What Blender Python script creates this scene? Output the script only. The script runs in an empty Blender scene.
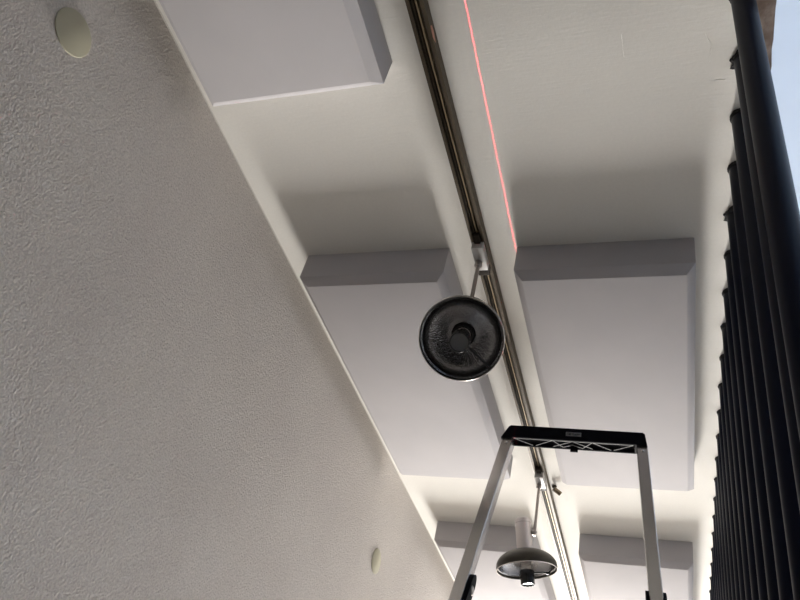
import bpy, bmesh, math, random
from mathutils import Vector, Matrix, noise
random.seed(7)
PI = math.pi
C = bpy.context.scene.collection
CAMZ = 1.9
CEIL = 3.6            # height of the low ceiling
TOPC = 4.35           # ceiling over the stair void
XW, XE, XR = -1.238, 0.2405, 1.7
YB, YF = -3.5, 8.8

# ------------------------------------------------------------------ materials
def mat(name, col=(0.8, 0.8, 0.8), rough=0.6, metal=0.0, spec=0.5, coat=0.0):
    m = bpy.data.materials.new(name); m.use_nodes = True
    b = m.node_tree.nodes['Principled BSDF']
    b.inputs['Base Color'].default_value = (*col, 1)
    b.inputs['Roughness'].default_value = rough
    b.inputs['Metallic'].default_value = metal
    b.inputs['Specular IOR Level'].default_value = spec
    b.inputs['Coat Weight'].default_value = coat
    return m

def nd(m, t, **kw):
    n = m.node_tree.nodes.new(t)
    for k, v in kw.items():
        if k in n.inputs: n.inputs[k].default_value = v
        else: setattr(n, k, v)
    return n

def add_bump(m, layers, strength=0.4, dist=0.002, colvar=None, speck=None):
    """layers: list of (kind, scale-vector, scale, detail, weight)"""
    nt = m.node_tree; L = nt.links; b = nt.nodes['Principled BSDF']
    tc = nd(m, 'ShaderNodeTexCoord'); total = None; first = None
    for kind, vec, sc, det, w in layers:
        mp = nd(m, 'ShaderNodeMapping'); mp.inputs['Scale'].default_value = vec
        L.new(tc.outputs['Object'], mp.inputs['Vector'])
        if kind == 'noise':
            t = nd(m, 'ShaderNodeTexNoise', Scale=sc, Detail=det, Roughness=0.55); o = t.outputs['Fac']
        else:
            t = nd(m, 'ShaderNodeTexVoronoi', Scale=sc); t.feature = 'SMOOTH_F1'; o = t.outputs['Distance']
        L.new(mp.outputs[0], t.inputs['Vector'])
        mu = nd(m, 'ShaderNodeMath', operation='MULTIPLY'); mu.inputs[1].default_value = w
        L.new(o, mu.inputs[0])
        if total is None: total = mu.outputs[0]
        else:
            ad = nd(m, 'ShaderNodeMath', operation='ADD')
            L.new(total, ad.inputs[0]); L.new(mu.outputs[0], ad.inputs[1]); total = ad.outputs[0]
    bp = nd(m, 'ShaderNodeBump', Strength=strength, Distance=dist)
    L.new(total, bp.inputs['Height']); L.new(bp.outputs[0], b.inputs['Normal'])
    if colvar:
        c1, c2, sc = colvar
        t = nd(m, 'ShaderNodeTexNoise', Scale=sc, Detail=5.0)
        L.new(tc.outputs['Object'], t.inputs['Vector'])
        r = nd(m, 'ShaderNodeValToRGB'); r.color_ramp.elements[0].position = 0.35; r.color_ramp.elements[1].position = 0.65
        r.color_ramp.elements[0].color = (*c1, 1); r.color_ramp.elements[1].color = (*c2, 1)
        L.new(t.outputs['Fac'], r.inputs[0]); L.new(r.outputs[0], b.inputs['Base Color'])
        if speck:                       # fine mottling in the colour, stands in for light and shade on the grain
            t2 = nd(m, 'ShaderNodeTexNoise', Scale=speck[0], Detail=2.0); L.new(tc.outputs['Object'], t2.inputs['Vector'])
            r2 = nd(m, 'ShaderNodeMapRange'); r2.inputs[1].default_value = .3; r2.inputs[2].default_value = .7
            r2.inputs[3].default_value = 1 - speck[1]; r2.inputs[4].default_value = 1 + speck[1]
            L.new(t2.outputs['Fac'], r2.inputs[0])
            vm_ = nd(m, 'ShaderNodeVectorMath', operation='SCALE'); L.new(r.outputs[0], vm_.inputs[0]); L.new(r2.outputs[0], vm_.inputs['Scale'])
            L.new(vm_.outputs[0], b.inputs['Base Color'])
    return m

M = {}
M['stucco'] = add_bump(mat('sprayed_stucco', rough=0.95, spec=0.2),
    [('noise', (1, 1, 1), 195, 2.0, 1.0), ('noise', (1, 1, 1), 80, 1, 0.3)], 0.9, 0.0056,
    ((0.525, 0.485, 0.45), (0.565, 0.525, 0.485), 3.0), (190, .13))
M['plaster'] = add_bump(mat('brushed_plaster', rough=0.9, spec=0.2),
    [('noise', (12, 110, 12), 1.6, 5, 0.8), ('noise', (1, 1, 1), 120, 3, 0.35), ('noise', (1, 1, 1), 3, 2, 0.8)], 0.42, 0.002,
    ((0.72, 0.70, 0.655), (0.76, 0.74, 0.69), 2.2), (120, .015))
M['plaster_high'] = add_bump(mat('white_plaster', (0.82, 0.83, 0.84), rough=0.9, spec=0.2),
    [('noise', (8, 50, 8), 1.5, 4, 1.0)], 0.3, 0.003)
M['shaded_edge'] = add_bump(mat('shaded_plaster_edge', rough=0.95, spec=0.1),
    [('noise', (1, 1, 1), 90, 4, 1.0)], 0.8, 0.004, ((0.30, 0.23, 0.19), (0.50, 0.42, 0.37), 22))
M['foam'] = add_bump(mat('light_grey_foam', rough=0.85, spec=0.25),
    [('noise', (1, 1, 1), 420, 2, 1.0), ('noise', (1, 1, 1), 9, 2, 1.2)], 0.25, 0.001,
    ((0.455, 0.438, 0.446), (0.475, 0.457, 0.464), 5))
M['floor'] = add_bump(mat('oak_floor', rough=0.5), [('noise', (1, 14, 1), 6, 4, 1.0)], 0.1, 0.001,
    ((0.15, 0.13, 0.11), (0.21, 0.185, 0.155), 4))
M['black_metal'] = add_bump(mat('navy_black_painted_metal', (0.003, 0.005, 0.014), rough=0.38, spec=0.08),
    [('noise', (1, 1, 0.2), 70, 2, 1.0)], 0.12, 0.001)
M['black_rough'] = add_bump(mat('black_sealant', (0.012, 0.012, 0.013), rough=0.8),
    [('noise', (1, 1, 1), 180, 3, 1.0)], 0.8, 0.003)
M['bronze'] = add_bump(mat('bronze_anodised_aluminium', (0.10, 0.078, 0.052), rough=0.5, metal=0.15, spec=0.2),
    [('noise', (200, 2, 200), 1, 2, 1.0)], 0.08, 0.0005)
M['bronze_dark'] = mat('dark_track_insert', (0.035, 0.028, 0.022), rough=0.6, metal=0.0, spec=0.1)
M['copper'] = mat('copper_conductor', (0.36, 0.28, 0.18), rough=0.5, metal=0.3, spec=0.2)
M['white_plastic'] = mat('white_plastic', (0.42, 0.405, 0.39), rough=0.35)
M['steel'] = add_bump(mat('brushed_steel', (0.62, 0.58, 0.57), rough=0.35, metal=0.75),
    [('noise', (3, 3, 400), 1, 2, 1.0)], 0.05, 0.0005)
M['steel_dark'] = mat('grey_stem_metal', (0.33, 0.30, 0.28), rough=0.3, metal=0.9)
M['shade'] = mat('olive_brown_lacquer', (0.042, 0.037, 0.027), rough=0.33, metal=0.45)
M['rim'] = mat('polished_rim', (0.75, 0.72, 0.68), rough=0.2, metal=0.9)
M['reflector'] = add_bump(mat('smoked_chrome_reflector', (0.30, 0.30, 0.31), rough=0.17, metal=1.0),
    [('voro', (1, 1, 1), 260, 0, 1.0)], 0.26, 0.002)
M['black_gloss'] = mat('black_gloss', (0.006, 0.006, 0.007), rough=0.2)
M['glass_lens'] = mat('grey_lens', (0.12, 0.12, 0.12), rough=0.12, spec=0.8)
M['alu'] = add_bump(mat('extruded_aluminium', (0.50, 0.475, 0.455), rough=0.26, metal=0.9),
    [('noise', (300, 300, 3), 1, 2, 1.0)], 0.08, 0.0005)
M['black_plastic'] = mat('black_plastic', (0.005, 0.005, 0.008), rough=0.7, spec=0.06)
M['rib'] = mat('light_grey_rib', (0.22, 0.22, 0.22), rough=0.5)  # ribs in a lighter grey than the black tray
M['grey_plate'] = mat('grey_plate', (0.16, 0.16, 0.17), rough=0.5)
M['cream_cap'] = mat('cream_cap', (0.42, 0.395, 0.29), rough=0.7)
M['patch'] = mat('pinkish_brown_patch', (0.55, 0.28, 0.2), rough=0.7)
M['brass'] = mat('brown_brass', (0.2, 0.16, 0.11), rough=0.35, metal=0.8)
M['frame'] = mat('white_frame', (0.75, 0.75, 0.74), rough=0.5)
g = mat('window_glass', (1, 1, 1), rough=0.0); g.node_tree.nodes['Principled BSDF'].inputs['Transmission Weight'].default_value = 1
g.node_tree.nodes['Principled BSDF'].inputs['IOR'].default_value = 1.05
M['glass'] = g

# ------------------------------------------------------------------ helpers
def obj(name, bm, m, parent=None, smooth=False, off=None):
    if off is not None: bmesh.ops.translate(bm, verts=bm.verts, vec=-Vector(off))
    bmesh.ops.recalc_face_normals(bm, faces=bm.faces)
    me = bpy.data.meshes.new(name); bm.to_mesh(me); bm.free()
    ms = m if isinstance(m, (list, tuple)) else [m]
    for k in ms: me.materials.append(k)
    o = bpy.data.objects.new(name, me); C.objects.link(o)
    if parent: o.parent = parent
    if smooth:
        for p in me.polygons: p.use_smooth = True
        try: me.set_sharp_from_angle(angle=math.radians(35))
        except Exception: pass
    return o

def tag(o, label, cat, group=None):
    o['label'] = label; o['category'] = cat
    if group: o['group'] = group
    return o

def thing(name, label, cat, loc, group=None):
    o = bpy.data.objects.new(name, None); C.objects.link(o); o.location = loc
    o.empty_display_size = 0.05
    return tag(o, label, cat, group)

def struct(name, bm, m, parent=None):
    o = obj(name, bm, m, parent)
    if not parent: o['kind'] = 'structure'
    return o

def box(bm, a, b, bev=0, seg=2, mi=0):
    r = bmesh.ops.create_cube(bm, size=1)
    vs = r['verts']
    for v in vs:
        v.co = Vector([a[i] + (v.co[i] + 0.5) * (b[i] - a[i]) for i in range(3)])
    if bev:
        es = list({e for v in vs for e in v.link_edges})
        bmesh.ops.bevel(bm, geom=es, offset=bev, segments=seg, affect='EDGES', profile=0.6)
    if mi:
        for f in bm.faces:
            if all(v in vs for v in f.verts): f.material_index = mi
    return vs

def bx(a, b, bev=0, seg=2):
    bm = bmesh.new(); box(bm, a, b, bev, seg); return bm

def frame_of(d):
    d = Vector(d).normalized(); u = Vector((0, 0, 1)) if abs(d.z) < 0.9 else Vector((1, 0, 0))
    x = u.cross(d).normalized(); y = d.cross(x)
    return x, y, d

def tube(bm, pts, r, n=16, cap=True):
    rs = r if isinstance(r, (list, tuple)) else [r] * len(pts)
    pts = [Vector(p) for p in pts]; rings = []
    for i, p in enumerate(pts):
        d = (pts[min(i + 1, len(pts) - 1)] - pts[max(i - 1, 0)])
        x, y, _ = frame_of(d)
        rings.append([bm.verts.new(p + (x * math.cos(2 * PI * k / n) + y * math.sin(2 * PI * k / n)) * rs[i]) for k in range(n)])
    for a, b in zip(rings, rings[1:]):
        for k in range(n): bm.faces.new((a[k], a[(k + 1) % n], b[(k + 1) % n], b[k]))
    if cap:
        bm.faces.new(rings[0][::-1]); bm.faces.new(rings[-1])

def lathe(bm, prof, n=64, mtx=None, closed=False):
    rings = []
    for r, z in prof:
        if r < 1e-6: rings.append([bm.verts.new((0, 0, z))])
        else: rings.append([bm.verts.new((r * math.cos(2 * PI * k / n), r * math.sin(2 * PI * k / n), z)) for k in range(n)])
    prs = list(zip(rings, rings[1:]))
    if closed: prs.append((rings[-1], rings[0]))
    for a, b in prs:
        for k in range(n):
            k2 = (k + 1) % n
            if len(a) == 1 and len(b) == 1: continue
            if len(a) == 1: bm.faces.new((a[0], b[k], b[k2]))
            elif len(b) == 1: bm.faces.new((a[k], a[k2], b[0]))
            else: bm.faces.new((a[k], a[k2], b[k2], b[k]))
    if mtx is not None:
        vs = [v for rg in rings for v in rg]
        bmesh.ops.transform(bm, matrix=mtx, verts=vs)

# ------------------------------------------------------------------ room shell
struct('floor', bx((XW - .15, YB - .15, -.12), (XR + .15, YF + .15, 0)), M['floor'])
struct('wall_left', bx((XW - .15, YB, 0), (XW, YF, CEIL)), M['stucco'])
struct('wall_back', bx((XW - .15, YB - .15, 0), (XR + .15, YB, TOPC)), mat('dark_back_wall', (.12, .105, .095), .9))
struct('wall_right', bx((XR, YB, 0), (XR + .15, YF, CEIL + .08)), M['plaster_high'])
# ceiling slab (underside is the brushed plaster)
struct('ceiling', bx((XW - .15, YB, CEIL), (XE - 0.004, YF, CEIL + .22)), M['plaster'])
struct('ceiling_high', bx((XE - .3, YB, TOPC), (XR + .15, YF, TOPC + .12)), M['plaster_high'])
struct('wall_above', bx((XE - .3, YB, CEIL + .22), (XE - .15, YF, TOPC)), M['plaster_high'])
# strip high window band on the stair side, split by mullions
bm = bmesh.new()
for y in (YB, -1.2, 0.6, 2.4, 4.2, 6.0, 7.6, YF - .06): box(bm, (XR + .02, y, CEIL + .08), (XR + .1, y + .06, TOPC))
wf = struct('window_2', bm, M['frame'])
obj('window_pane', bx((XR + .055, YB, CEIL + .08), (XR + .061, YF, TOPC)), M['glass'], wf)
# far wall with the window the daylight comes through
wx0, wx1, wz0, wz1 = -1.16, -0.36, 0.15, 2.25
bm = bmesh.new()
box(bm, (XW - .15, YF, 0), (wx0, YF + .15, TOPC)); box(bm, (wx1, YF, 0), (XR + .15, YF + .15, TOPC))
box(bm, (wx0, YF, 0), (wx1, YF + .15, wz0)); box(bm, (wx0, YF, wz1), (wx1, YF + .15, TOPC))
struct('wall_far', bm, M['plaster'])
bm = bmesh.new()
t = .05
box(bm, (wx0, YF + .04, wz0), (wx0 + t, YF + .1, wz1)); box(bm, (wx1 - t, YF + .04, wz0), (wx1, YF + .1, wz1))
box(bm, (wx0 + t, YF + .04, wz0), (wx1 - t, YF + .1, wz0 + t)); box(bm, (wx0 + t, YF + .04, wz1 - t), (wx1 - t, YF + .1, wz1))
box(bm, (-.745, YF + .045, wz0 + t), (-.705, YF + .095, wz1 - t))
wf = struct('window_1', bm, M['frame'])
obj('window_pane', bx((wx0 + t, YF + .065, wz0 + t), (wx1 - t, YF + .071, wz1 - t)), M['glass'], wf)
# broken plaster lip, its brown partly painted-in shade, along the edge of the low ceiling, beyond the posts
bm = bmesh.new()
N = 420; y0, y1 = -.6, YF
lo = []; hi = []
for i in range(N + 1):
    y = y0 + (y1 - y0) * i / N
    x = XE + 0.0035 * noise.noise((y * 30, 0, 0)) + 0.002 * noise.noise((y * 120, 3, 0))
    xi = 0.186 + 0.003 * noise.noise((y * 22, 7, 0))
    z = CEIL - 0.004 + 0.002 * noise.noise((y * 40, 1, 5))
    lo.append([bm.verts.new(c) for c in ((xi, y, CEIL), (xi + .006, y, z), ((xi + x) / 2, y, z - .002 * noise.noise((y * 50, 9, 1))), (x, y, z), (x, y, CEIL + .05), (xi, y, CEIL + .05))])
for a, b in zip(lo, lo[1:]):
    for k in range(6): bm.faces.new((a[k], a[(k + 1) % 6], b[(k + 1) % 6], b[k]))
bm.faces.new(lo[0][::-1]); bm.faces.new(lo[-1])
struct('trim_1', bm, M['shaded_edge'])
# thin paint bead where wall and ceiling meet
bm = bmesh.new(); tube(bm, [(XW + .001, YB, CEIL - .001), (XW + .001, YF, CEIL - .001)], .002, 8)
struct('trim_2', bm, mat('caulk', (0.62, 0.60, 0.55), 0.8))

# patched cracks and filler ridges of the plaster near the posts
def crack(pts, w):
    bm = bmesh.new(); P = []
    for (xa, ya), (xb, yb) in zip(pts, pts[1:]):
        for i in range(8):
            f = i / 8; P.append((xa + (xb - xa) * f + random.uniform(-1, 1) * w, ya + (yb - ya) * f + random.uniform(-1, 1) * w))
    P.append(pts[-1])
    tube(bm, [(x, y, CEIL - .0002) for x, y in P], [w * random.uniform(.25, 1) for _ in P], 6)
    global ridge_n
    ridge_n += 1
    struct('trim_%d' % ridge_n, bm, M['plaster'])
ridge_n = 2

crack([(.112, 1.082), (.128, 1.079), (.143, 1.082)], .0009)
crack([(-.085, .925), (-.083, .985)], .0006)
crack([(.098, .955), (.112, .985), (.108, 1.03)], .0010)
# ------------------------------------------------------------------ acoustic panels
T1, T2, CH = 0.102, 0.0243, 0.0243
def panel(x0, x1, y0, y1, label):
    bm = bmesh.new()
    def ring(i, z): return [bm.verts.new(c) for c in ((x0 + i, y0 + i, z), (x1 - i, y0 + i, z), (x1 - i, y1 - i, z), (x0 + i, y1 - i, z))]
    R = [ring(0, CEIL), ring(0, CEIL - T1), ring(CH, CEIL - T1 - T2)]
    bm.faces.new(R[0]); bm.faces.new(R[-1])
    for a, b in zip(R, R[1:]):
        for k in range(4): bm.faces.new((a[k], a[(k + 1) % 4], b[(k + 1) % 4], b[k]))
    es = [e for e in bm.edges if not all(abs(v.co.z - CEIL) < 1e-5 for v in e.verts)]
    bmesh.ops.bevel(bm, geom=es, offset=0.0009, segments=1, affect='EDGES')
    o = obj('acoustic_panel', bm, M['foam'], smooth=True, off=((x0 + x1) / 2, (y0 + y1) / 2, CEIL))
    o.location = ((x0 + x1) / 2, (y0 + y1) / 2, CEIL - .0008)
    tag(o, label, 'acoustic panel', 'foam acoustic panels on the ceiling')
    return o
XL1, XL2, XR1, XR2 = -1.153, -0.653, -0.436, 0.077
panel(XL1 + .002, XL2, -0.345, 0.914, 'dim grey slant-edged foam panel nearest the camera, cut off by the top edge')
panel(XL1, XL2, 1.579, 2.838, 'light grey slant-edged foam panel between the textured wall and the nearer spotlight')
panel(XL1, XL2, 3.496, 4.755, 'pale slant-edged foam panel beside the textured wall, behind the left ladder rail')
panel(XR1, XR2, 1.589, 2.848, 'large light grey slant-edged foam panel above the ladder tray, between track and posts')
panel(XR1, XR2, 3.520, 4.779, 'pale slant-edged foam panel behind the right ladder rail, beside the dark posts')

# ------------------------------------------------------------------ lighting track
tx0, tx1, th = -0.5655, -0.5215, 0.034
root = thing('lighting_track', 'long bronze metal lighting track running along the ceiling between the panels', 'lighting track', ((tx0 + tx1) / 2, 2.4, CEIL))
w = tx1 - tx0
prof = [(0, 0), (w, 0), (w, -th), (w - .0095, -th), (w - .0095, -th + .003), (w - .004, -th + .003), (w - .004, -.004), (.004, -.004), (.004, -th + .003), (.0085, -th + .003), (.0085, -th), (0, -th)]
bm = bmesh.new(); A = [bm.verts.new((tx0 + x, -1.6, CEIL + z)) for x, z in prof]; B = [bm.verts.new((tx0 + x, 8.5, CEIL + z)) for x, z in prof]
for k in range(len(prof)): bm.faces.new((A[k], A[(k + 1) % len(prof)], B[(k + 1) % len(prof)], B[k]))
bm.faces.new(A); bm.faces.new(B)
obj('track_profile', bm, M['bronze'], root, off=root.location)
bm = bmesh.new()
box(bm, (tx0 + .0045, -1.59, CEIL - th + .004), (tx0 + .011, 8.49, CEIL - .0045)); box(bm, (tx1 - .011, -1.59, CEIL - th + .004), (tx1 - .0045, 8.49, CEIL - .0045))
box(bm, (tx0 + .0112, -1.59, CEIL - .012), (tx1 - .0112, 8.49, CEIL - .0045))
obj('inner_insert', bm, M['bronze_dark'], root, off=root.location)
obj('centre_fin', bx((tx0 + .0215, -1.58, CEIL - th + .006), (tx0 + .0255, 8.48, CEIL - .0125)), M['copper'], root, off=root.location)
for x in (tx0 + .0128, tx1 - .0148):
    for z in (.02, .027):
        bm = bmesh.new(); tube(bm, [(x + .001, -1.58, CEIL - z), (x + .001, 8.48, CEIL - z)], .001, 6)
        obj('conductor', bm, M['bronze'], root, off=root.location)

# ------------------------------------------------------------------ spotlights
def spotlight(my, joint_z, rim, axis, roll, label, crown=False):
    """my: Y of the mount; rim: centre of the shade opening; axis: direction the lamp points"""
    mx = -0.549
    loc = Vector((mx, my, CEIL - th)); root = thing('track_spotlight', label, 'spotlight', loc, 'spotlights on the track')
    xm = (tx0 + tx1) / 2
    P = lambda nm, bm, m, par=root, sm=True: obj(nm, bm, m, par, smooth=sm, off=loc)
    def sub(o, nm, bm, m, sm=True): return obj(nm, bm, m, o, smooth=sm, off=loc)
    ad = P('mount_adapter', bx((xm - .0185, my - .062, CEIL - th - .030), (xm + .0185, my + .035, CEIL - th - .0005), .003), M['white_plastic'])
    sub(ad, 'end_cap', bx((xm - .0175, my + .0355, CEIL - th - .027), (xm + .0175, my + .060, CEIL - th + .004), .002), M['bronze_dark'])
    sub(ad, 'grip', bx((xm - .010, my - .095, CEIL - th - .012), (xm + .010, my - .0625, CEIL - th + .006), .002), M['bronze_dark'])
    bm = bmesh.new(); lathe(bm, [(0, 0), (.012, 0), (.012, -.014), (.008, -.019), (0, -.019)], 24, Matrix.Translation((mx, my, CEIL - th - .030)))
    sub(ad, 'swivel', bm, M['steel_dark'])
    bm = bmesh.new(); tube(bm, [(mx, my, CEIL - th - .045), (mx, my, joint_z)], .0062, 16)
    P('stem', bm, M['steel_dark'])
    d = Vector(axis).normalized(); x, y, _ = frame_of(-d)
    up = -d                                                     # local +Z runs from the opening back to the head
    R = Matrix((x, y, up)).transposed().to_4x4() @ Matrix.Rotation(roll, 4, 'Z')
    Mx = Matrix.Translation(rim) @ R
    J = Vector((mx, my, joint_z))
    # joint: knuckle at the stem end and pin into the head
    q = Vector(rim) + up * max(.10, min(.205, (J - Vector(rim)).dot(up)))
    bm = bmesh.new(); bmesh.ops.create_uvsphere(bm, u_segments=20, v_segments=12, radius=.0105, matrix=Matrix.Translation(J))
    dd = (q - J).normalized(); tube(bm, [J, q - dd * .02], .005, 14)
    tube(bm, [q - dd * .040, q - dd * .0320], .0095, 16)
    jn = P('joint', bm, M['steel_dark'])
    bm = bmesh.new(); tube(bm, [J - Vector((0, 0, .0095)), J - Vector((0, 0, .015))], .007, 14)
    sub(jn, 'screw', bm, M['rim'])
    # head cylinder
    bm = bmesh.new(); lathe(bm, [(0, .214), (.031, .214), (.0333, .2115), (.0335, .209), (.0335, .082), (.0, .082)], 48, Mx)
    hd = P('head_cylinder', bm, M['steel'])
    bm = bmesh.new(); lathe(bm, [(.0337, .196), (.0341, .196), (.0341, .1945), (.0337, .1945)], 48, Mx, closed=True)
    sub(hd, 'seam_ring', bm, M['steel_dark'])
    # shade: shallow dome with a short lip, with thickness
    Rr = .1235
    outer = [(.0335, .0855)] + [(Rr * math.cos(a), .016 + .0695 * math.sin(a)) for a in [math.radians(t) for t in range(72, -1, -6)]] + [(Rr, .004)]
    inner = [(Rr - .0025, .004)] + [(r - .0028, max(z - .0028, .006)) for r, z in outer[::-1][1:-1]] + [(.0337, .0815)]
    bm = bmesh.new(); lathe(bm, outer + inner, 96, Mx, closed=True)
    sh = P('shade', bm, M['shade'])
    bm = bmesh.new(); lathe(bm, [(Rr - .0004, .004), (Rr - .0002, .0012), (Rr - .0010, .0004), (Rr - .0026, .0012), (Rr - .0022, .004)], 96, Mx, closed=True)
    sub(sh, 'rim', bm, M['rim'])
    # reflector bowl inside
    pr = [(Rr - .0055, .010), (Rr - .010, .013)] + [((Rr - .012) * math.cos(a), .014 + .056 * math.sin(a)) for a in [math.radians(t) for t in range(8, 74, 6)]] + [(.031, .072), (.031, .074)]
    pr2 = [(r, z + .0016) for r, z in pr[::-1]]
    bm = bmesh.new(); lathe(bm, pr + pr2, 96, Mx, closed=True)
    rf = P('reflector', bm, M['reflector'])
    bm = bmesh.new(); lathe(bm, [(.0305, .0735), (.0305, .0715), (.033, .068), (.0295, .064), (.026, .066), (.024, .0735)], 48, Mx, closed=True)
    sub(rf, 'socket_ring', bm, M['black_gloss'])
    bm = bmesh.new(); lathe(bm, [(.024, .0735), (.022, .060), (.0, .058)], 48, Mx)
    sub(rf, 'socket', bm, M['rim'])
    # lamp capsule with a black glare shield sticking out of the opening
    bm = bmesh.new(); lathe(bm, [(.0, .062), (.021, .060), (.022, -.002), (.0, -.002)], 32, Mx)
    P('bulb', bm, M['rim'])
    bm = bmesh.new(); lathe(bm, [(.026, .002), (.0285, .0), (.0285, -.054), (.0275, -.055), (.0255, -.054), (.0255, -.004), (.012, .001)], 40, Mx, closed=True)
    gs = P('glare_shield', bm, M['black_gloss'])
    bm = bmesh.new(); lathe(bm, [(0, -.0500), (.0250, -.0500), (.0252, -.048), (0, -.048)], 40, Mx)
    sub(gs, 'lens', bm, M['glass_lens'])
    bm = bmesh.new()
    for k in range(10 if crown else 0):
        a = 2 * PI * k / 10
        m2 = Mx @ Matrix.Rotation(a, 4, 'Z')
        vs = box(bm, (.0235, -.0030, -.0560), (.0268, .0030, -.0535)); bmesh.ops.transform(bm, matrix=m2, verts=vs)
    if crown: sub(gs, 'castellation', bm, M['grey_plate'])
    else: bm.free()
    bm = bmesh.new(); tube(bm, [Mx @ Vector((.0285, 0, -.003)), Mx @ Vector((.08, 0, .008)), Mx @ Vector((Rr - .006, 0, .010))], .0036, 10)
    sub(gs, 'support_wire', bm, M['black_gloss'])
    bm = bmesh.new(); tube(bm, [Mx @ Vector((Rr - .018, 0, .0095)), Mx @ Vector((Rr - .0045, 0, .0098))], .0055, 10)
    sub(gs, 'wire_clip', bm, M['black_gloss'])
    return root
LAMP1_RIM, LAMP1_AXIS, LAMP1_ROLL = (-.555, 1.585, CAMZ + 1.3257), (0.1584, -0.6247, -0.7647), -2.45
LAMP2_RIM, LAMP2_AXIS, LAMP2_ROLL = (-.569, 2.975, CAMZ + 1.258), (.165, .13, -1), 2.4
spotlight(1.589, CEIL - .25, LAMP1_RIM, LAMP1_AXIS, LAMP1_ROLL,
    'track spotlight with dark round shade turned open towards the camera, nearer of the two')
spotlight(2.950, CEIL - .285, LAMP2_RIM, LAMP2_AXIS, LAMP2_ROLL,
    'spotlight framed between the ladder rails, steel cylinder above an olive dome pointing down', crown=True)

# little things on and beside the track
bm = bmesh.new()
vs = [(tx1 + .0012, .818, CEIL - .030), (tx1 + .0012, .846, CEIL - .034), (tx1 + .0012, .866, CEIL - .024), (tx1 + .0012, .838, CEIL - .017), (tx1 + .0012, .822, CEIL - .020)]
a = [bm.verts.new(v) for v in vs]; b = [bm.verts.new((v[0] - .001, v[1], v[2])) for v in vs]
bm.faces.new(a); bm.faces.new(b[::-1])
for k in range(5): bm.faces.new((a[k], a[(k + 1) % 5], b[(k + 1) % 5], b[k]))
tag(obj('brown_patch', bm, M['patch']), 'small pinkish brown patch on the side of the lighting track', 'patch')  # small pinkish brown patch on the side of the track
cl = thing('ceiling_plug', 'small brown round plug dangling beside the track near the far spotlight', 'plug', (-.503, 3.07, CEIL))
bm = bmesh.new(); lathe(bm, [(0, 0), (.011, 0), (.010, -.006), (.004, -.010), (0, -.010)], 20, Matrix.Translation((-.503, 3.07, CEIL))); obj('base', bm, M['bronze_dark'], cl, True, off=cl.location)
bm = bmesh.new(); tube(bm, [(-.503, 3.07, CEIL - .009), (-.496, 3.075, CEIL - .018)], .003, 8)
tube(bm, [(-.503, 3.055, CEIL - .020), (-.474, 3.075, CEIL - .034)], [.0105, .0105], 18); obj('barrel', bm, M['brass'], cl, True, off=cl.location)

# blank round cover caps on the textured wall
for y, z, lab in ((.557, CAMZ + 1.3715, 'round cream blank cover cap on the textured wall, near the top left corner'),
                  (3.012, CAMZ + 1.255, 'round cream blank cover cap low on the textured wall, left of the ladder')):
    bm = bmesh.new(); lathe(bm, [(0, .0030), (.052, .0030), (.0535, .0024), (.054, .0012), (.054, 0), (0, 0)], 64, Matrix.Rotation(PI / 2, 4, 'Y'))
    o = obj('cover_cap', bm, M['cream_cap'], smooth=True); o.location = (XW + .0005, y, z)
    tag(o, lab, 'cover cap', 'round cover caps on the wall')

# ------------------------------------------------------------------ row of round metal posts
PX, PR, PITCH = 0.1845, 0.0245, 0.1592
ords = ['nearest', 'second', 'third', 'fourth', 'fifth', 'sixth', 'seventh', 'eighth', 'ninth', 'tenth', 'eleventh', 'twelfth', 'thirteenth', 'fourteenth',
        'fifteenth', 'sixteenth', 'seventeenth', 'eighteenth', 'nineteenth', 'twentieth', 'twenty-first', 'twenty-second', 'twenty-third', 'twenty-fourth', 'twenty-fifth', 'twenty-sixth', 'twenty-seventh', 'twenty-eighth']
POSTY0 = 1.022 + .010 - PITCH
p0 = thing('metal_post', '', 'post', (PX - .013, POSTY0, 0), 'row of round dark metal posts')
bm = bmesh.new(); tube(bm, [(0, 0, .012), (0, 0, CEIL - .012)], PR, 40)
obj('tube', bm, M['black_metal'], p0, True)
def collar_bm(seed):
    bm = bmesh.new(); rnd = random.Random(seed); n = 44
    rings = []
    for j, (dr, dz) in enumerate([(.0004, .008), (.0008, .006), (.0012, .003), (.0018, .0)]):
        rg = []
        for k in range(n):
            a = 2 * PI * k / n
            rr = PR + dr + abs(noise.noise((math.cos(a) * 3 + seed, math.sin(a) * 3, j * .6))) * (.022 if seed > 10 else .003) * (j / 3) + rnd.uniform(0, .0012) * (j > 0)
            rg.append(bm.verts.new((rr * math.cos(a), rr * math.sin(a), CEIL - .0005 - dz + rnd.uniform(-.001, .001) * (j < 3))))
        rings.append(rg)
    for a, b in zip(rings, rings[1:]):
        for k in range(n): bm.faces.new((a[k], a[(k + 1) % n], b[(k + 1) % n], b[k]))
    bm.faces.new(rings[0]); bm.faces.new(rings[-1])
    return bm
COLLARS = []
for s in range(4):
    bm = collar_bm(s * 3.7 + 1)
    COLLARS.append(bm)
obj('collar', COLLARS[0], M['black_rough'], p0)
cmesh = [p0.children[-1].data] if p0.children else []
cobj = [c for c in p0.children if c.name.startswith('collar')][0]
cmesh = [cobj.data]
for bm in COLLARS[1:]:
    bmesh.ops.recalc_face_normals(bm, faces=bm.faces)
    me = bpy.data.meshes.new('collar'); bm.to_mesh(me); bm.free(); me.materials.append(M['black_rough']); cmesh.append(me)
bm = bmesh.new(); lathe(bm, [(0, 0), (.045, 0), (.045, .006), (.028, .012), (0, .012)], 32); obj('base_plate', bm, M['black_metal'], p0, True)
posts = [p0]
NP = 28
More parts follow.
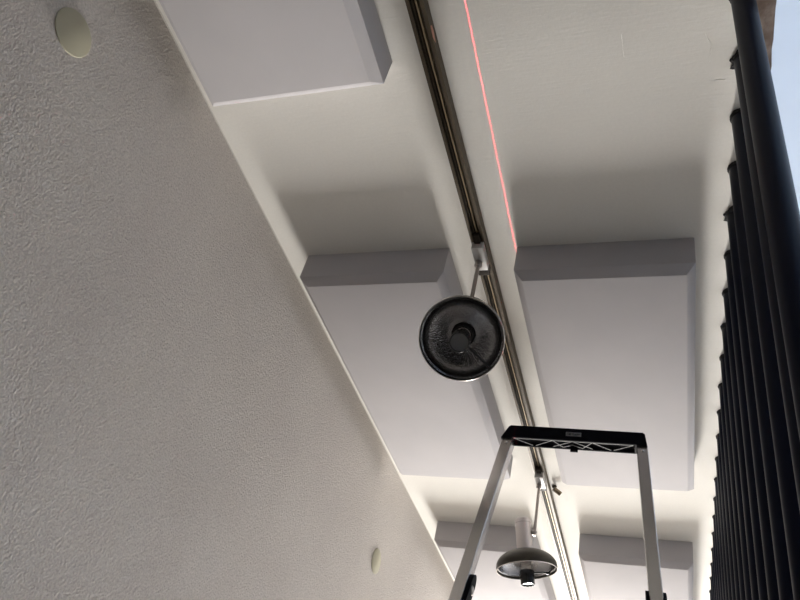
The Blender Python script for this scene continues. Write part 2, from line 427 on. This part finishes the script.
for i in range(1, NP):
    r = p0.copy(); C.objects.link(r); r.location = (PX, POSTY0 + PITCH * i, 0)
    for ch in list(p0.children):
        c = ch.copy(); C.objects.link(c); c.parent = r
        if c.name.startswith('collar'): c.data = cmesh[3 if i in (1, 4) else i % 3]; c.rotation_euler.z = 0
    posts.append(r)
for i, r in enumerate(posts):
    if i == 0: r['label'] = 'thickest, nearest round dark metal post, against the bright upper right corner'
    else: r['label'] = 'round dark navy metal post, %s in the row counted from the camera' % ords[i]

# ------------------------------------------------------------------ platform ladder
LC = -0.262; LH = CEIL - .5                       # rail tops
TZ0, TZ1 = CAMZ + 1.2165, CAMZ + 1.2590
LROT = 3.0
lad = thing('platform_ladder', 'aluminium platform stepladder with black ribbed plastic tray on top', 'ladder', (LC, 1.9, 0))
LO = lad.location.copy()
s, e = .27, .068
def rail_x(side, z): return LC + side * (.1945 + (e + (0.015 if side < 0 else -.006)) * (CAMZ + 1.2 - z))
def rail_y(z): return 1.9 - s * (CAMZ + 1.2 - z)
RW, RD = .031, .044
for side in (-1, 1):
    # channel section: front web facing the camera, two flanges going back
    prof = [(-RW / 2, 0), (RW / 2, 0), (RW / 2, RD), (RW / 2 - .003, RD), (RW / 2 - .003, .003), (-RW / 2 + .003, .003), (-RW / 2 + .003, RD), (-RW / 2, RD)]
    prof = [(-RW / 2, .002), (-RW / 2 + .002, 0), (RW / 2 - .002, 0), (RW / 2, .002)] + prof[2:]
    bm = bmesh.new(); zt, zb = TZ0 + .004, .012
    A = [bm.verts.new((rail_x(side, zt) + x, rail_y(zt) + y, zt)) for x, y in prof]
    B = [bm.verts.new((rail_x(side, zb) + x, rail_y(zb) + y, zb)) for x, y in prof]
    for k in range(len(prof)): bm.faces.new((A[k], A[(k + 1) % len(prof)], B[(k + 1) % len(prof)], B[k]))
    bm.faces.new(A); bm.faces.new(B)
    rl = obj('front_rail', bm, M['alu'], lad, off=LO)
    bm = bmesh.new(); z = .0; box(bm, (rail_x(side, z) - .018, rail_y(z) - .006, 0), (rail_x(side, z) + .018, rail_y(z) + RD + .01, .05), .004); obj('rubber_foot', bm, M['black_plastic'], rl, off=LO)
    z = TZ0 - .018
    bm = bmesh.new(); lathe(bm, [(0, .0035), (.0025, .0032), (.005, .0015), (.005, 0), (0, 0)], 20, Matrix.Translation((rail_x(side, z), rail_y(z) - .0003, z)) @ Matrix.Rotation(PI / 2, 4, 'X')); obj('rivet', bm, M['rim'], rl, True, off=LO)
    # rear leg, from the platform back to the floor
    zt, zb = CAMZ + .46, .012
    bm = bmesh.new(); hw = .013
    A = [bm.verts.new((LC + side * .22 + x, 1.90 + y, zt)) for x, y in ((-hw, 0), (hw, 0), (hw, .03), (-hw, .03))]
    B = [bm.verts.new((LC + side * .29 + x, 2.50 + y, zb)) for x, y in ((-hw, 0), (hw, 0), (hw, .03), (-hw, .03))]
    for k in range(4): bm.faces.new((A[k], A[(k + 1) % 4], B[(k + 1) % 4], B[k]))
    bm.faces.new(A); bm.faces.new(B); obj('rear_leg', bm, M['alu'], lad, off=LO)
    # black hinge cheeks on both faces of each rail, at the platform
    for q in (-1, 1):
        bm = bmesh.new()
        top = CAMZ + (.64 if side == -1 else .757); bot = CAMZ + .42
        if side == -1 and q == 1: top = CAMZ + .745
        pr = []
        for k in range(13):
            a = PI * k / 12; pr.append((RD / 2 + .002 + .024 * math.cos(a), top - .03 + .03 * math.sin(a)))
        pr += [(RD / 2 - .022, bot), (RD / 2 + .026, bot)]
        xs = (RW / 2 + .0005, RW / 2 + (.0075 if not (side == -1 and q == 1) else .012))
        V = []
        for xo in xs: V.append([bm.verts.new((rail_x(side, z) + q * xo, rail_y(z) + y, z)) for y, z in pr])
        n = len(pr)
        for k in range(n): bm.faces.new((V[0][k], V[0][(k + 1) % n], V[1][(k + 1) % n], V[1][k]))
        bm.faces.new(V[0]); bm.faces.new(V[1])
        h = obj('hinge_bracket', bm, M['black_plastic'], lad, off=LO)
        if side == -1 and q == 1:
            z = top - .045; bm = bmesh.new(); xx = rail_x(side, z) + .0285
            lathe(bm, [(0, .004), (.010, .003), (.012, 0), (0, 0)], 24, Matrix.Translation((xx, rail_y(z) + RD / 2, z)) @ Matrix.Rotation(PI / 2, 4, 'Y'))
            obj('pivot_bolt', bm, M['steel_dark'], h, True, off=LO)
# steps and platform
pz = CAMZ + .44
x = rail_x(1, pz)
bm = bx((rail_x(-1, pz) + RW / 2 + .001, rail_y(pz) + .004, pz - .03), (x - RW / 2 - .001, rail_y(pz) + .26, pz), .004); obj('platform', bm, M['alu'], lad, off=LO)
for k in range(1, 11):
    z = pz - .235 * k
    bm = bx((rail_x(-1, z) + RW / 2 - .002, rail_y(z) + .004, z - .028), (rail_x(1, z) - RW / 2 + .002, rail_y(z) + .084, z), .003); obj('step', bm, M['alu'], lad, off=LO)
# tray: flared tub with ribbed underside
bm = bmesh.new()
yf, yb = 1.897, 1.947
def ringx(x0, x1, y0, y1, z): return [bm.verts.new(c) for c in ((x0, y0, z), (x1, y0, z), (x1, y1, z), (x0, y1, z))]
xa0, xa1 = -.4745, -.0545   # bottom edge
xb0, xb1 = -.452, -.0625    # top edge
R0 = ringx(xa0, xa1, yf, yb, TZ0); R1 = ringx(xb0, xb1, yf - .002, yb + .002, TZ1)
R2 = ringx(xb0 + .006, xb1 - .006, yf + .004, yb - .004, TZ1); R3 = ringx(xb0 + .009, xb1 - .009, yf + .006, yb - .006, TZ0 + .012)
for a, b in ((R0, R1), (R1, R2), (R2, R3)):
    for k in range(4): bm.faces.new((a[k], a[(k + 1) % 4], b[(k + 1) % 4], b[k]))
bm.faces.new(R3)
# underside: rim then recess
U1 = ringx(xa0 + .034, xa1 - .034, yf + .004, yb - .004, TZ0); U2 = ringx(xa0 + .036, xa1 - .036, yf + .005, yb - .005, TZ0 + .008)
for a, b in ((R0, U1), (U1, U2)):
    for k in range(4): bm.faces.new((a[k], a[(k + 1) % 4], b[(k + 1) % 4], b[k]))
bm.faces.new(U2)
es = [ed for ed in bm.edges if (ed.verts[0] in R1 and ed.verts[1] in R1) or (ed.verts[0] in R0 and ed.verts[1] in R1) or (ed.verts[1] in R0 and ed.verts[0] in R1)]
bmesh.ops.bevel(bm, geom=es, offset=.0035, segments=3, affect='EDGES')
tray = obj('top_tray', bm, M['black_plastic'], lad, True, off=LO)
# zigzag ribs in the recess
bm = bmesh.new()
ux0, ux1 = xa0 + .038, xa1 - .038; ya, ybk = yf + .008, yb - .008
def rib(p, q, w=.0011):
    p = Vector((*p, TZ0 + .002)); q = Vector((*q, TZ0 + .002)); tube(bm, [p, q], w, 6)
rib((ux0, ya), (ux1, ya))
n = 3; W = (ux1 - ux0) / n
for k in range(n):
    a = ux0 + k * W
    if k == 1:
        rib((a + W / 2, ya), (a, ybk)); rib((a + W / 2, ya), (a + W, ybk)); rib((a + W * .5, ybk - .014), (a + W * .25, ybk)); rib((a + W * .5, ybk - .014), (a + W * .75, ybk))
    elif k == 0:
        rib((a, ya), (a + W * .48, ybk)); rib((a + W * .55, ybk), (a + W, ya)); rib((a + W, ya), (a + W * 1.25, ybk))
    else:
        rib((a + W, ya), (a + W * .52, ybk)); rib((a + W * .45, ybk), (a, ya)); rib((a, ya), (a - W * .25, ybk))
obj('underside_rib', bm, M['rib'], tray, True, off=LO)
lug = bx((LC - .010, yb - .004, TZ0 - .008), (LC + .012, yb + .001, TZ0 + .002), .001); obj('latch_tab', lug, M['black_plastic'], tray, off=LO)
# small plate with raised characters on the front of the tray
px0, px1, pz0, pz1 = -.2835, -.239, TZ0 + .0135, TZ0 + .0265
obj('name_plate', bx((px0, yf - .0042, pz0), (px1, yf - .0012, pz1), .0008), M['grey_plate'], tray, off=LO)
plate = [c for c in tray.children if c.name.startswith('name_plate')][0]
bm = bmesh.new(); hx = px0 + .004; mz = (pz0 + pz1) / 2
def stroke(x0, z0, x1, z1):
    box(bm, (min(x0, x1) - .0006, yf - .0050, min(z0, z1) - .0006), (max(x0, x1) + .0006, yf - .0041, max(z0, z1) + .0006))
for k, cw in enumerate((.0035, .0035, .0035)):      # three tall blurred characters, then a square and a worn line, as on the plate
    x0 = hx + k * .0048
    stroke(x0, mz - .003, x0, mz + .003)
    if k == 0: stroke(x0 - .001, mz + .003, x0 + .003, mz + .003)
    elif k == 1: stroke(x0, mz - .003, x0 + .002, mz - .003); stroke(x0 + .0026, mz - .003, x0 + .0026, mz + .003)
    else: stroke(x0, mz, x0 + .0024, mz)
box(bm, (hx + .0150, yf - .0050, mz - .0032), (hx + .0182, yf - .0041, mz + .0032))
for k in range(6): box(bm, (hx + .0208 + k * .0026, yf - .0050, mz - .0022), (hx + .0226 + k * .0026, yf - .0041, mz + (.0004 if k % 2 else -.0002)))
obj('lettering', bm, M['black_gloss'], plate, off=LO) if False else None
lt = obj('lettering', bm, M['black_gloss'], tray, off=LO)

lad.location = (LC - .011, 1.927, 0); lad.rotation_euler.z = math.radians(LROT)
# ------------------------------------------------------------------ light
def area(name, loc, rot, sx, sy, power, col, spread=PI):
    l = bpy.data.lights.new(name, 'AREA'); l.shape = 'RECTANGLE'; l.size = sx; l.size_y = sy
    l.energy = power; l.color = col; l.spread = spread
    o = bpy.data.objects.new(name, l); C.objects.link(o); o.location = loc; o.rotation_euler = rot; return o
area('window_daylight', ((wx0 + wx1) / 2, YF - .01, (wz0 + wz1) / 2), (-PI / 2, 0, 0), wx1 - wx0 - .1, wz1 - wz0 - .1, 800, (1.0, 0.97, 0.935))
area('stair_daylight', (XR - .02, 1.3, CEIL + .34), (0, math.radians(128), 0), .45, 8.0, 46, (0.50, 0.70, 1.0), math.radians(95))
area('rear_fill', (0.2, YB + .05, 1.6), (PI / 2, 0, 0), 2.4, 1.6, 1, (0.93, 0.95, 1.0))  # weak fill added behind the camera, no window there

area('side_fill', (XR - .02, 5.6, 2.6), (0, PI / 2, 0), 1.2, 3.0, 6, (0.62, 0.78, 1.0))  # bluish fill added to brighten the ladder rails, the wall has no opening here
# laser level: a real light that throws one thin red line (its plane is fixed in the room)
l = bpy.data.lights.new('laser_line', 'POINT'); l.shadow_soft_size = 0.0; l.energy = 1.0; l.color = (1, .05, .08)
l.use_nodes = True; nt = l.node_tree; em = nt.nodes['Emission']
ge = nt.nodes.new('ShaderNodeNewGeometry'); vm = nt.nodes.new('ShaderNodeVectorMath'); vm.operation = 'DOT_PRODUCT'
LD = Vector((-.4416 + .4323, 1.5813 - .7828, 0)).normalized(); nrm = LD.cross(Vector((0, 0, 1))).normalized()
vm.inputs[1].default_value = nrm
nt.links.new(ge.outputs['Incoming'], vm.inputs[0])
ab = nt.nodes.new('ShaderNodeMath'); ab.operation = 'ABSOLUTE'; nt.links.new(vm.outputs['Value'], ab.inputs[0])
lt_ = nt.nodes.new('ShaderNodeMath'); lt_.operation = 'LESS_THAN'; lt_.inputs[1].default_value = .0004; nt.links.new(ab.outputs[0], lt_.inputs[0])
mu = nt.nodes.new('ShaderNodeMath'); mu.operation = 'MULTIPLY'; mu.inputs[1].default_value = 1500; nt.links.new(lt_.outputs[0], mu.inputs[0])
nt.links.new(mu.outputs[0], em.inputs['Strength'])
lo_ = bpy.data.objects.new('laser_line', l); C.objects.link(lo_)
ly = .35; lo_.location = (-.4323 + (-.0093 / .7985) * (ly - .7828), ly, .25)

w = bpy.data.worlds.new('sky'); bpy.context.scene.world = w; w.use_nodes = True
bg = w.node_tree.nodes['Background']; bg.inputs[0].default_value = (0.70, 0.80, 1.0, 1); bg.inputs[1].default_value = 0.6

# ------------------------------------------------------------------ camera
cam = bpy.data.cameras.new('camera'); co = bpy.data.objects.new('camera', cam); C.objects.link(co)
cam.sensor_width = 36; cam.lens = 750.36 / 800 * 36; cam.clip_start = .02
R = ((0.94149873, 0.26527649, 0.2078666), (0.02785371, -0.67592348, 0.73644526), (0.33586353, -0.68757242, -0.64377003))
mw = Matrix(R).transposed().to_4x4(); mw.translation = (0, 0, CAMZ)
co.matrix_world = mw
sc = bpy.context.scene; sc.camera = co
sc.view_settings.view_transform = 'Standard'; sc.view_settings.look = 'None'; sc.view_settings.gamma = 1
sc.view_settings.exposure = 0.0
